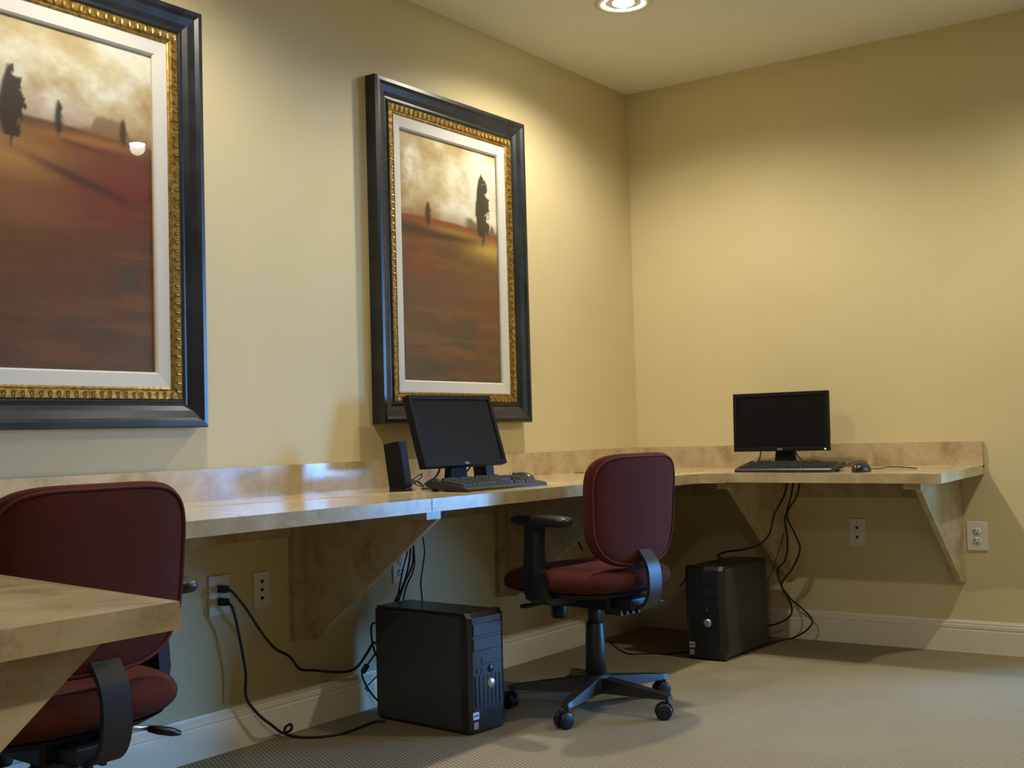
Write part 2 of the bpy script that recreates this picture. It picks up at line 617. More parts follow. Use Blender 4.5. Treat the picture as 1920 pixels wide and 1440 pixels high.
bracket('b', 'triangular laminate bracket under the counter, beside the plugged wall outlet', (-2.265, 0), 'y', 0.585, True)
bracket('b', 'triangular laminate bracket under the counter, behind the armchair with casters', (-1.140, 0), 'y', 0.585, True)
bracket('b', 'triangular laminate bracket standing behind the tower with the tangled cables', (0, -0.755), 'x-', 0.575, True)
bracket('b', 'triangular laminate bracket at the counter end beside the white duplex outlet', (0, -1.51), 'x-', 0.56, False)
bracket('b', 'triangular laminate bracket under the counter corner in front of the maroon chair', (XW, -1.74), 'x+', 0.55, False)


# ------------------------------------------------------------------ paintings
def vnoise(u, v, cell, seed):
    rng = np.random.RandomState(seed)
    g = rng.rand(80, 80)
    x, y = u / cell[0], v / cell[1]
    i, j = np.floor(x).astype(int), np.floor(y).astype(int)
    fx, fy = x - i, y - j
    fx = fx * fx * (3 - 2 * fx)
    fy = fy * fy * (3 - 2 * fy)
    G = lambda a, c: g[a % 80, c % 80]
    return (G(i, j) * (1 - fx) + G(i + 1, j) * fx) * (1 - fy) + (G(i, j + 1) * (1 - fx) + G(i + 1, j + 1) * fx) * fy


def fbm(u, v, cell, seed, o=4):
    s, a, t = 0, 1.0, 0
    for k in range(o):
        s = s + a * vnoise(u + 3.1 * k, v + 1.7 * k, (cell[0] / 2 ** k, cell[1] / 2 ** k), seed + k)
        t += a
        a *= 0.55
    return s / t


def sst(e0, e1, x):
    t = np.clip((x - e0) / (e1 - e0), 0, 1)
    return t * t * (3 - 2 * t)


def lay(img, col, a):
    return img * (1 - a[..., None]) + np.array(col) * a[..., None]


def srgb(c):
    c = np.asarray(c, float) / 255
    return np.where(c <= 0.04045, c / 12.92, ((c + 0.055) / 1.055) ** 2.4)


def tree_mask(u, v, uc, base, top, hw, seed, asp, pw=1.0):
    t = (v - base) / (top - base)
    tt = np.clip(t, 0, 1)
    prof = np.where(tt < 0.12, 0.12, np.sin(np.clip((tt - 0.05) / 0.95, 0, 1) ** 0.8 * PI) ** 0.65)
    n = fbm(u, v, (0.03, 0.022), seed, 4) - 0.5
    w = hw * (prof + 1.3 * n * prof)
    d = np.abs(u - uc - 0.9 * hw * n) - w
    return (1 - sst(-0.010, 0.012, d)) * ((t > 0) & (t < 1.0))


def paint(which):
    nx, nz = 170, 240
    u, v = np.meshgrid(np.linspace(0, 1, nx), np.linspace(0, 1, nz))
    cl = fbm(u, v * 1.2, (0.28, 0.17), 11 + which, 5)
    cl2 = fbm(u + 5, v * 1.2, (0.16, 0.10), 31 + which, 4)
    sky = np.zeros((nz, nx, 3)) + srgb((226, 213, 172))
    sky = lay(sky, srgb((248, 243, 222)), sst(0.46, 0.68, cl))
    sky = lay(sky, srgb((190, 156, 92)), 0.65 * sst(0.54, 0.32, cl) * (0.5 + cl2))
    if which == 2:
        sky = lay(sky, srgb((178, 140, 60)), 0.7 * sst(0.45, 0.0, u) * sst(0.35, 0.65, cl2 + 0.1))
        hz = 0.665 - 0.03 * u + 0.015 * np.sin(u * 3)
    else:
        sky = lay(sky, srgb((170, 120, 70)), 0.45 * sst(0.15, 0.0, np.abs(v - 0.80)) * sst(0.35, 0.6, cl2))
        hz = 0.715 - 0.008 * u + 0.01 * np.sin(u * 4)
    sky = lay(sky, srgb((150, 95, 45)), 0.55 * sst(0.07, 0.0, v - hz))
    img = sky * (0.86 if which == 2 else 0.76)
    # ground
    st = fbm(u, v, (0.5, 0.035), 51 + which, 5)
    gr = fbm(u, v, (0.22, 0.12), 71 + which, 5)
    g = np.zeros_like(img) + srgb((104, 68, 38))
    g = lay(g, srgb((84, 66, 46)), sst(0.42, 0.62, gr))
    g = lay(g, srgb((126, 82, 40)), 0.7 * sst(0.5, 0.7, st))
    dep = (hz - v)
    if which == 2:
        g = lay(g, srgb((140, 68, 30)), 0.75 * np.exp(-((u - 0.18) / 0.20) ** 2 - ((v - 0.50) / 0.11) ** 2) * sst(0.35, 0.6, gr + 0.1))
        g = lay(g, srgb((128, 66, 32)), 0.6 * np.exp(-((u - 0.45) / 0.35) ** 2 - ((v - 0.38) / 0.10) ** 2) * sst(0.4, 0.6, gr))
        g = lay(g, srgb((128, 66, 30)), 0.5 * np.exp(-((u - 0.95) / 0.15) ** 2 - ((v - 0.32) / 0.12) ** 2))
        g = lay(g, srgb((196, 164, 76)), 0.95 * np.exp(-((u - 0.93) / 0.24) ** 2 - ((v - 0.575) / 0.045) ** 2))
        g = lay(g, srgb((168, 132, 58)), 0.85 * np.exp(-((u - 0.62) / 0.40) ** 2 - ((v - 0.632) / 0.022) ** 2))
        g = lay(g, srgb((150, 70, 26)), 0.8 * sst(0.03, 0.0, np.abs(dep - 0.012)))
        g = lay(g, srgb((62, 40, 20)), 0.85 * np.exp(-((u - 0.46) / 0.36) ** 2 - ((v - 0.600) / 0.016) ** 2))
        g = lay(g, srgb((70, 44, 20)), 0.8 * np.exp(-((u - 0.12) / 0.18) ** 2 - ((v - 0.615) / 0.018) ** 2))
        g = lay(g, srgb((120, 92, 40)), 0.45 * np.exp(-((u - 0.80) / 0.25) ** 2 - ((v - 0.47) / 0.09) ** 2))
    else:
        g = lay(g, srgb((118, 48, 32)), 0.9 * np.exp(-((u - 0.82) / 0.42) ** 2 - ((v - 0.55) / 0.13) ** 2) * sst(0.25, 0.5, gr + 0.1))
        g = lay(g, srgb((176, 128, 62)), 0.9 * np.exp(-((u - 0.22) / 0.28) ** 2 - ((v - 0.60) / 0.07) ** 2))
        g = lay(g, srgb((160, 108, 52)), 0.8 * np.exp(-((u - 0.65) / 0.35) ** 2 - ((v - 0.685) / 0.014) ** 2))
        g = lay(g, srgb((140, 92, 44)), 0.7 * np.exp(-((u - 0.15) / 0.35) ** 2 - ((v - 0.47) / 0.09) ** 2))
        g = lay(g, srgb((70, 36, 26)), 0.85 * np.exp(-(((u - 0.44) + (v - 0.62) * 3.0) / 0.16) ** 2 - ((v - 0.615 + (u - 0.28) * 0.16) / 0.016) ** 2))
        g = lay(g, srgb((84, 42, 28)), 0.7 * np.exp(-((u - 0.60) / 0.12) ** 2 - ((v - 0.678 + (u - 0.49) * 0.1) / 0.007) ** 2))
        g = lay(g, srgb((128, 84, 56)), 0.35 * sst(0.45, 0.0, v))
    a = sst(-0.006, 0.006, dep + 0.006 * (gr - 0.5))
    img = img * (1 - a[..., None]) + g * a[..., None]
    # bushes and trees
    dk = srgb((48, 40, 22))
    if which == 2:
        bm_ = sst(0.018, 0.0, v - hz - 0.035 * sst(0.35, 0.7, fbm(u, v * 0, (0.08, 1), 91, 3))) * sst(0.62, 0.70, u) * sst(-0.012, 0.0, v - hz)
        img = lay(img, srgb((92, 66, 30)), 0.8 * bm_)
        img = lay(img, srgb((74, 52, 28)), 0.95 * tree_mask(u, v, 0.275, 0.628, 0.735, 0.026, 5, 1))
        img = lay(img, srgb((54, 44, 24)), 0.97 * tree_mask(u, v, 0.84, 0.592, 0.905, 0.072, 8, 1))
    else:
        bm_ = sst(0.02, 0.0, v - hz - 0.05 * sst(0.3, 0.7, fbm(u, v * 0, (0.1, 1), 95, 3))) * sst(0.56, 0.66, u) * sst(1.0, 0.9, u) * sst(-0.015, 0.0, v - hz)
        img = lay(img, srgb((120, 86, 48)), 0.75 * bm_)
        img = lay(img, srgb((50, 36, 24)), 0.97 * tree_mask(u, v, 0.27, 0.625, 0.862, 0.060, 15, 1))
        img = lay(img, srgb((52, 42, 26)), 0.95 * tree_mask(u, v, 0.497, 0.680, 0.79, 0.019, 18, 1))
        img = lay(img, srgb((66, 52, 32)), 0.92 * tree_mask(u, v, 0.835, 0.690, 0.775, 0.018, 21, 1))
    img = img * (0.90 + 0.20 * fbm(u, v, (0.03, 0.012), 131 + which, 3))[..., None]
    return u, v, np.clip(img, 0, 1)


def canvas_material():
    mt = mat('painted_canvas', (0.5, 0.4, 0.2), 0.6, spec=0.3)
    nt, N, L, b = nodes(mt)
    at = N.new('ShaderNodeAttribute')
    at.attribute_name = 'paint'
    L.new(at.outputs['Color'], b.inputs['Base Color'])
    noise_bump(mt, 120, 0.15, 0.0008, 4)
    return mt


M['canvas'] = canvas_material()
FW, FH = 0.926, 1.252
DARK = [(0, 0), (0, 0.046), (0.005, 0.054), (0.018, 0.055), (0.024, 0.050), (0.028, 0.047), (0.050, 0.041), (0.064, 0.033), (0.070, 0.034), (0.076, 0.038), (0.080, 0.034), (0.080, 0)]
GILT = [(0.080, 0.001), (0.080, 0.032), (0.084, 0.036), (0.104, 0.033), (0.108, 0.029), (0.112, 0.031), (0.117, 0.028), (0.117, 0.001)]
LINE = [(0.117, 0.002), (0.117, 0.026), (0.156, 0.022), (0.161, 0.017), (0.161, 0.002)]


def rail(prof, side, w, h):
    """mitred frame rail; frame lies in xz with its front towards -y, centre x = 0, bottom z = 0"""
    vs = []
    n = len(prof)
    for e in (0, 1):
        for d, q in prof:
            if side == 'b':
                vs.append(((-w / 2 + d) if e == 0 else (w / 2 - d), -q, d))
            elif side == 't':
                vs.append(((-w / 2 + d) if e == 0 else (w / 2 - d), -q, h - d))
            elif side == 'l':
                vs.append((-w / 2 + d, -q, d if e == 0 else h - d))
            else:
                vs.append((w / 2 - d, -q, d if e == 0 else h - d))
    fs = [tuple(range(n)), tuple(range(n, 2 * n))[::-1]] + [(i, (i + 1) % n, n + (i + 1) % n, n + i) for i in range(n)]
    return MB().add(vs, fs)


def ornament_mesh():
    """small carved leaf, 24 mm wide, 19 mm long, 5 mm proud; lies in xz, proud towards -y"""
    b_ = MB()
    sec = [(-0.0095, 0.0035), (-0.004, 0.0078), (0.002, 0.0098), (0.007, 0.0070), (0.0098, 0.0015)]
    vs, fs = [], []
    for z, hw in sec:
        vs += [(-hw, 0.002, z), (-hw * 0.45, -0.0042, z), (0, -0.0022, z), (hw * 0.45, -0.0042, z), (hw, 0.002, z)]
    for i in range(len(sec) - 1):
        for j in range(4):
            fs.append((i * 5 + j, i * 5 + j + 1, (i + 1) * 5 + j + 1, (i + 1) * 5 + j))
    fs += [(0, 1, 2, 3, 4), (24, 23, 22, 21, 20)]
    b_.add(vs, fs)
    me = b_.mesh('ornament')
    me.materials.append(M['gold'])
    return me


ORN = ornament_mesh()


def painting(which, xc, z0, label):
    t = thing('framed_painting', label, 'painting', (xc, 0, z0), 0, 'framed landscape paintings')
    for s in 'bltr':
        rail(DARK, s, FW, FH).build('frame_rail', M['dark'], t)
        g = rail(GILT, s, FW, FH).build('gilt_rail', M['gold'], t)
        rail(LINE, s, FW, FH).build('linen_liner', M['linen'], t)
        L_ = (FW if s in 'bt' else FH) - 2 * 0.094
        n = max(1, round(L_ / 0.0262))
        for k in range(n + (1 if s in 'bt' else 0)):
            q = -L_ / 2 + (k + (0 if s in 'bt' else 0.5)) * L_ / n
            o = link('ornament', ORN, g)
            y = -0.0335
            if s == 'b':
                o.location, o.rotation_euler = (q, y, 0.0935), (0, 0, 0)
            elif s == 't':
                o.location, o.rotation_euler = (q, y, FH - 0.0935), (0, PI, 0)
            elif s == 'l':
                o.location, o.rotation_euler = (-FW / 2 + 0.0935, y, FH / 2 + q), (0, PI / 2, 0)
            else:
                o.location, o.rotation_euler = (FW / 2 - 0.0935, y, FH / 2 + q), (0, -PI / 2, 0)
    u, v, img = paint(which)
    nz, nx = u.shape
    iw, ih = FW - 2 * 0.158, FH - 2 * 0.158
    X = (u - 0.5) * iw
    Z = 0.158 + v * ih
    co = np.stack([X, np.full_like(X, -0.009), Z], -1).reshape(-1, 3)
    idx = np.arange(nx * nz).reshape(nz, nx)
    q = np.stack([idx[:-1, :-1], idx[:-1, 1:], idx[1:, 1:], idx[1:, :-1]], -1).reshape(-1, 4)
    # solid panel: painted front grid plus a plain back
    nv = len(co)
    back = np.array([(-iw / 2, -0.002, 0.158), (iw / 2, -0.002, 0.158), (iw / 2, -0.002, 0.158 + ih), (-iw / 2, -0.002, 0.158 + ih)])
    me = bpy.data.meshes.new('canvas')
    faces = [tuple(int(i) for i in r) for r in q] + [(nv + 3, nv + 2, nv + 1, nv)]
    me.from_pydata(np.vstack([co, back]).tolist(), [], faces)
    at = me.color_attributes.new('paint', 'FLOAT_COLOR', 'POINT')
    rgba = np.ones((nv + 4, 4), np.float32)
    rgba[:nv, :3] = img.reshape(-1, 3)
    rgba[nv:, :3] = 0.2
    at.data.foreach_set('color', rgba.ravel())
    me.materials.append(M['canvas'])
    link('canvas', me, t)
    MB().box(-iw / 2, iw / 2, -0.0145, -0.0125, 0.158, 0.158 + ih).build('glass_pane', M['glass'], t)
    return t


painting(2, -1.430, 0.984, 'framed landscape with one tall dark tree and a golden clearing, hung behind the monitor')
painting(1, -2.672 - FW / 2, 0.982, 'framed landscape with a row of small trees on a dark red field')


# ------------------------------------------------------------------ computer towers
def tower(label, loc, rz):
    """front faces -y, origin bottom centre"""
    t = thing('computer_tower', label, 'computer', loc, rz, 'tower computers on the carpet')
    W, D, Ht = 0.168, 0.430, 0.378
    yb = -D / 2 + 0.035
    MB().bbox(-W / 2 + 0.002, W / 2 - 0.002, yb, D / 2, 0.010, Ht - 0.012, 0.004).build('side_panel', M['grey'], t)
    MB().bbox(-W / 2 + 0.004, W / 2 - 0.004, yb + 0.005, D / 2 - 0.005, Ht - 0.016, Ht - 0.002, 0.004).build('top_cover', M['bezel'], t)
    MB().bbox(-W / 2 + 0.006, W / 2 - 0.006, yb, D / 2 - 0.01, 0, 0.014, 0.003).build('base', M['plastic'], t)
    # front bezel, bowed
    b_ = MB()
    n = 10
    vs, fs = [], []
    for k in range(n + 1):
        a = -W / 2 + W * k / n
        bow = 0.0025 * (1 - (2 * k / n - 1) ** 2)
        edge = 0.006 if k in (0, n) else 0
        for z, dy in ((0.004, 0.006), (0.012, 0), (Ht - 0.016, 0), (Ht, 0.012)):
            vs.append((a, -D / 2 + 0.0025 - bow + dy + edge, z))
        vs += [(a, yb + 0.004, Ht), (a, yb + 0.004, 0.004)]
    for k in range(n):
        for j in range(6):
            fs.append((k * 6 + j, k * 6 + (j + 1) % 6, (k + 1) * 6 + (j + 1) % 6, (k + 1) * 6 + j))
    fs += [tuple(range(6)), tuple(range(n * 6, n * 6 + 6))[::-1]]
    b_.add(vs, fs)
    bz = b_.build('front_bezel', M['bezel'], t)
    yf = -D / 2
    MB().bbox(-0.066, 0.066, yf - 0.0015, yf + 0.01, 0.305, 0.343, 0.002).build('drive_bay', M['bezel'], bz)
    MB().bbox(-0.066, 0.066, yf - 0.0015, yf + 0.01, 0.258, 0.298, 0.002).build('drive_bay', M['bezel'], bz)
    MB().bbox(-0.030, 0.066, yf - 0.0015, yf + 0.01, 0.212, 0.236, 0.002).build('floppy_bay', M['bezel'], bz)
    MB().box(0.056, 0.066, yf - 0.003, yf + 0.005, 0.330, 0.336).build('eject_button', M['plastic'], bz)
    for k in range(2):
        MB().box(-0.052 + k * 0.020, -0.040 + k * 0.020, yf - 0.0012, yf + 0.01, 0.188, 0.203).build('usb_port', M['slot'], bz)
    MB().lathe([(0.001, 0), (0.012, 0.0), (0.012, 0.006), (0.010, 0.008), (0.001, 0.008)], 20, T((0.012, yf + 0.004, 0.196)) @ RX(PI / 2)).build('power_button', M['plastic'], bz)
    MB().lathe([(0.001, 0), (0.0175, 0.0), (0.0175, 0.005), (0.012, 0.008), (0.001, 0.009)], 24, T((0.014, yf + 0.003, 0.150)) @ RX(PI / 2)).build('round_badge', M['silver'], bz)
    # grille slats low on the bezel
    for k in range(7):
        MB().box(-0.060 + k * 0.019, -0.057 + k * 0.019, yf - 0.0012, yf + 0.01, 0.082, 0.180).build('grille_slat', M['bezel'], bz)
    MB().box(-0.072, -0.046, yf + 0.0005, yf + 0.006, 0.048, 0.070).build('sticker', M['sticker'], bz)
    MB().box(-0.069, -0.049, yf - 0.0003, yf + 0.001, 0.056, 0.063).build('sticker_mark', M['sticker2'], bz)
    MB().box(-0.070, -0.050, yf + 0.0005, yf + 0.006, 0.018, 0.040).build('sticker', M['silver'], bz)
    # rear sockets
    MB().box(-0.05, 0.05, D / 2 - 0.001, D / 2 + 0.002, 0.20, 0.34).build('rear_panel', M['plastic'], t)
    return t


PC1 = (-1.980, -0.348, 0)
PC2 = (-0.428, -0.650, 0)
R1, R2 = math.radians(-5), math.radians(-91)
tower('black tower computer on the carpet beside the caster chair, bluish light on its front', PC1, R1)
tower('black tower computer on the carpet near the room corner, below the upright monitor', PC2, R2)


# ------------------------------------------------------------------ monitors
def text_mesh(s, size):
    cu = bpy.data.curves.new('txt', 'FONT')
    cu.body = s
    cu.size = size
    cu.extrude = 0.0004
    cu.align_x = 'CENTER'
    cu.resolution_u = 2
    o = bpy.data.objects.new('txt', cu)
    COL.objects.link(o)
    dg = bpy.context.evaluated_depsgraph_get()
    me = bpy.data.meshes.new_from_object(o.evaluated_get(dg))
    bpy.data.objects.remove(o)
    return me


TXT = text_mesh('DELL', 0.011)
TXT.materials.clear()
TXT.materials.append(M['silver'])
TXT2 = TXT.copy()
TXT2.materials.clear()
TXT2.materials.append(M['legend'])


def monitor(label, loc, rz, tilt, zb, W, Hm, led, bright):
    """screen faces -y; loc is on the counter under the screen's lower edge"""
    t = thing('computer_monitor', label, 'monitor', loc, rz, 'flat monitors on the counter')
    mx = T((0, 0, zb)) @ RX(-tilt)
    bw = 0.017
    D = 0.030
    b_ = MB()
    # bezel: four bars around a recessed screen, plus back shell
    for (x0, x1, z0, z1) in ((-W / 2, W / 2, 0, bw), (-W / 2, W / 2, Hm - bw, Hm), (-W / 2, -W / 2 + bw, bw, Hm - bw), (W / 2 - bw, W / 2, bw, Hm - bw)):
        b_.bbox(x0, x1, 0, D, z0, z1, 0.0025, mx)
    b_.build('bezel', M['matte'], t)
    MB().box(-W / 2 + bw - 0.002, W / 2 - bw + 0.002, 0.005, 0.012, bw - 0.002, Hm - bw + 0.002, mx).build('screen', M['screen'], t)
    sh = MB()
    sh.add([(-W / 2 + 0.004, D - 0.002, 0.004), (W / 2 - 0.004, D - 0.002, 0.004), (W / 2 - 0.004, D - 0.002, Hm - 0.004), (-W / 2 + 0.004, D - 0.002, Hm - 0.004),
            (-W * 0.28, D + 0.03, Hm * 0.18), (W * 0.28, D + 0.03, Hm * 0.18), (W * 0.28, D + 0.03, Hm * 0.82), (-W * 0.28, D + 0.03, Hm * 0.82)],
           [(0, 1, 2, 3), (4, 7, 6, 5), (0, 4, 5, 1), (1, 5, 6, 2), (2, 6, 7, 3), (3, 7, 4, 0)], False, mx)
    sh.build('back_shell', M['matte'], t)
    tx = link('maker_badge', TXT if bright else TXT2, t)
    tx.matrix_local = mx @ T((0, -0.0006, bw * 0.28)) @ RX(PI / 2)
    if led:
        MB().box(W / 2 - 0.016, W / 2 - 0.010, -0.0012, 0.001, 0.005, 0.010, mx).build('power_light', M['amber'], t)
    # stand: neck and oval foot
    off = 0.055
    pts = [(0, off + 0.012, 0.01), (0, off + 0.010, 0.06), (0, 0.045 + 0.5 * math.sin(tilt) * Hm, zb + Hm * 0.4)]
    nk = MB()
    secs = [(0.046, off - 0.012, 0.012, 0.034), (0.036, off - 0.010, 0.09, 0.030), (0.036, D + 0.018 + math.sin(tilt) * Hm * 0.45, zb + Hm * 0.45, 0.026)]
    vs, fs = [], []
    for hw, y, z, d in secs:
        vs += [(-hw, y, z), (hw, y, z), (hw, y + d, z), (-hw, y + d, z)]
    for i in range(2):
        for j in range(4):
            fs.append((i * 4 + j, i * 4 + (j + 1) % 4, i * 4 + 4 + (j + 1) % 4, i * 4 + 4 + j))
    fs += [(0, 3, 2, 1), (8, 9, 10, 11)]
    nk.add(vs, fs)
    nk.build('stand_neck', M['matte'], t)
    MB().lathe([(0.001, 0), (0.105, 0), (0.105, 0.004), (0.09, 0.012), (0.05, 0.016), (0.001, 0.017)], 32, T((0, off + 0.01, 0)) @ Matrix.Diagonal((1, 0.85, 1, 1))).build('stand_foot', M['matte'], t)
    return t


monitor('black flat monitor tilted far back on the counter beneath the tall-tree painting', (-1.702, -0.275, CT - 0.002), math.radians(-4), math.radians(17), 0.074, 0.436, 0.262, False, True)
monitor('black widescreen monitor standing upright on the counter by the room corner wall, amber light', (-0.235, -0.826, CT - 0.003), math.radians(-90), math.radians(2), 0.076, 0.428, 0.252, True, False)


# ------------------------------------------------------------------ speakers
def speaker(label, loc, rz):
    t = thing('desk_speaker', label, 'speaker', loc, rz, 'black desk speakers')
    t.scale = (0.9, 0.9, 1.0)
    lean = math.radians(-9)
    b_ = MB()
    mx = T((0, 0, 0.010)) @ RX(lean)
    prof = [(-0.034, 0.030), (-0.034, -0.018), (-0.026, -0.030), (0.026, -0.030), (0.034, -0.018), (0.034, 0.030)]
    b_.prism(prof, 0, 0.152, 'xy', mx)
    b_.build('cabinet', M['matte'], t)
    MB().prism([(-0.025, -0.0295), (-0.022, -0.0325), (0.022, -0.0325), (0.025, -0.0295)], 0.012, 0.140, 'xy', mx).build('grille', M['screen'], t)
    MB().lathe([(0.001, 0), (0.046, 0), (0.046, 0.006), (0.040, 0.012), (0.001, 0.013)], 28, T((0, 0.004, 0)) @ Matrix.Diagonal((1, 0.9, 1, 1))).build('foot', M['matte'], t)
    MB().lathe([(0.001, 0), (0.006, 0), (0.006, 0.006), (0.001, 0.007)], 14, T((0.022, -0.038, 0.008)) @ RX(PI / 2)).build('volume_knob', M['silver'], t)
    return t


speaker('slim black desk speaker standing beside the tilted monitor, in front of the backsplash', (-2.062, -0.275, CT - 0.002), math.radians(8))
speaker('slim black desk speaker half hidden behind the tilted monitor', (-1.435, -0.150, CT - 0.001), math.radians(-8))

# ------------------------------------------------------------------ keyboards
KEY = {}


def key_mesh(w):
    k = round(w, 4)
    if k not in KEY:
        hw, hd = w / 2 - 0.0008, 0.0087
        iw, idp = hw - 0.0022, hd - 0.0026
        b_ = MB().add([(-hw, -hd, 0), (hw, -hd, 0), (hw, hd, 0), (-hw, hd, 0), (-iw, -idp, 0.0075), (iw, -idp, 0.0075), (iw, idp + 0.001, 0.0085), (-iw, idp + 0.001, 0.0085)],
                      [(0, 3, 2, 1), (4, 5, 6, 7), (0, 1, 5, 4), (1, 2, 6, 5), (2, 3, 7, 6), (3, 0, 4, 7)])
        me = b_.mesh('key')
        me.materials.append(M['key'])
        KEY[k] = me
    return KEY[k]


def keyboard(label, loc, rz, rest=0.0):
    """front towards -y, origin bottom centre"""
    t = thing('computer_keyboard', label, 'keyboard', loc, rz, 'black keyboards on the counter')
    W, D = 0.452, 0.162
    prof = [(-D / 2 - rest, 0.0), (-D / 2 - rest, 0.008), (-D / 2 + 0.006, 0.014), (D / 2 - 0.012, 0.026), (D / 2, 0.022), (D / 2, 0.006), (D / 2 - 0.03, 0.0)]
    MB().prism(prof, -W / 2, W / 2, 'yz').build('body', M['plastic'], t)
    sl = math.atan2(0.012, D - 0.018)
    u = 0.0188

    def put(x, y, w=u):
        z = 0.0142 + (y + D / 2 - 0.006) * math.tan(sl)
        o = link('key', key_mesh(w), t, (x, y, z - 0.001))
        o.rotation_euler = (sl, 0, 0)
    x0 = -W / 2 + 0.012
    rows = [0.050, 0.020, 0.001, -0.018, -0.037, -0.056]
    xx = [0, 2, 3, 4, 5, 6.5, 7.5, 8.5, 9.5, 11, 12, 13, 14]
    for q in xx:
        put(x0 + (q + 0.5) * u, rows[0])
    lay_ = [[1] * 13 + [2], [1.5] + [1] * 12 + [1.5], [1.75] + [1] * 11 + [2.25], [2.25] + [1] * 10 + [2.75], [1.5, 1.25, 1.25, 6, 1.25, 1.25, 1, 1.5]]
    for r, row in enumerate(lay_):
        x = x0
        for w in row:
            put(x + w * u / 2, rows[r + 1], w * u)
            x += w * u
    xn = x0 + 15.35 * u
    for r in (0, 1, 2):
        for k in range(3):
            put(xn + (k + 0.5) * u, rows[r])
    put(xn + 1.5 * u, rows[4])
    for k in range(3):
        put(xn + (k + 0.5) * u, rows[5])
    xp = xn + 3.35 * u
    for r in range(1, 6):
        for k in range(4):
            if (k == 3 and r in (3, 5)):
                continue
            put(xp + (k + 0.5) * u, rows[r])
    return t


KB1 = (-1.815, -0.440, CT - 0.004)
KB2 = (-0.468, -0.962, CT - 0.0045)
kb1 = keyboard('black full-size keyboard lying in front of the tilted monitor', KB1, math.radians(0), 0.012)
kb2 = keyboard('black full-size keyboard lying in front of the upright monitor', KB2, math.radians(-90), 0.0)
kb2.scale = (0.9, 1.0, 1.0)
for k_, rz_ in ((kb1, 0.0), (kb2, math.radians(-90))):       # back feet folded out
    k_.rotation_euler = (math.radians(4), 0, rz_)
    k_.location.z += 0.0060
    for sx in (-1, 1):
        MB().box(sx * 0.19 - 0.012, sx * 0.19 + 0.012, 0.066, 0.074, -0.0125, 0.004).build('foot', M['plastic'], k_)


# ------------------------------------------------------------------ mouse
def mouse(label, loc, rz):
    t = thing('computer_mouse', label, 'mouse', loc, rz, 'black mice on the counter')
    bm = bmesh.new()
    bmesh.ops.create_uvsphere(bm, u_segments=20, v_segments=12, radius=1.0)
    for v in bm.verts:
        v.co = (v.co.x * (0.030 + 0.003 * v.co.y), v.co.y * 0.055, max(v.co.z, -0.12) * 0.036 + 0.0045)
    b_ = MB().add([v.co.copy() for v in bm.verts], [tuple(v.index for v in f.verts) for f in bm.faces], True)
    bm.free()
    b_.build('shell', M['bezel'], t)
    MB().lathe([(0.001, -0.003), (0.009, -0.003), (0.010, 0), (0.009, 0.003), (0.001, 0.003)], 16, T((0, 0.032, 0.0305)) @ RY(PI / 2)).build('scroll_wheel', M['grey'], t)
    return t


mouse('small black mouse with a looped cable at the counter edge', (-0.485, -1.262, CT - 0.0055), math.radians(-100))
mouse('small black mouse half hidden behind the end of the keyboard under the tall-tree painting', (-1.480, -0.350, CT - 0.003), math.radians(5))
# cable grommet
g_ = thing('cable_grommet', 'round dark cable grommet set in the counter near the corner backsplash', 'grommet', (-0.645, -0.080, CT - 0.0015))
MB().lathe([(0.018, 0.0), (0.018, 0.003), (0.030, 0.003), (0.032, 0.0)], 24).build('ring', M['plastic'], g_)
MB().lathe([(0.001, 0.0), (0.018, 0.0), (0.018, 0.0015), (0.001, 0.0015)], 24).build('cap', M['slot'], g_)


# ------------------------------------------------------------------ wall outlets
def outlet(label, loc, rz, kind, w=0.074, h=0.116):
    """plate in local xz, front towards -y"""
    t = thing('wall_outlet', label, 'outlet', loc, rz, 'wall outlet plates')
    MB().bbox(-w / 2, w / 2, -0.006, 0.0, -h / 2, h / 2, 0.002).build('cover_plate', M['plate'], t)
    if kind == 'duplex':
        for s in (-1, 1):
            f = MB().lathe([(0.001, 0), (0.0165, 0), (0.0165, 0.002), (0.001, 0.002)], 20, T((0, -0.006, s * 0.0195)) @ RX(PI / 2)).build('receptacle', M['plate'], t)
            for q in (-0.0065, 0.0065):
                MB().box(q - 0.0014, q + 0.0014, -0.0088, -0.0075, s * 0.0195 + 0.001, s * 0.0195 + 0.0095).build('slot', M['slot'], f)
            MB().lathe([(0.001, 0), (0.0026, 0), (0.0026, 0.001), (0.001, 0.001)], 10, T((0, -0.0078, s * 0.0195 - 0.007)) @ RX(PI / 2)).build('ground_hole', M['slot'], f)
        MB().lathe([(0.001, 0), (0.003, 0), (0.002, 0.0015), (0.001, 0.0015)], 10, T((0, -0.006, 0)) @ RX(PI / 2)).build('screw', M['silver'], t)
    else:
        zs = (-0.02, 0.02) if kind == 'data2' else (-0.026, 0.0, 0.026)
        for z in zs:
            j = MB().box(-0.010, 0.010, -0.0075, -0.0055, z - 0.009, z + 0.009).build('jack_frame', M['plate'], t)
            MB().box(-0.006, 0.006, -0.0082, -0.0070, z - 0.005, z + 0.005).build('jack_opening', M['slot'], j)
        for s in (-1, 1):
            MB().lathe([(0.001, 0), (0.003, 0), (0.002, 0.0015), (0.001, 0.0015)], 10, T((0, -0.006, s * 0.045)) @ RX(PI / 2)).build('screw', M['silver'], t)
    return t


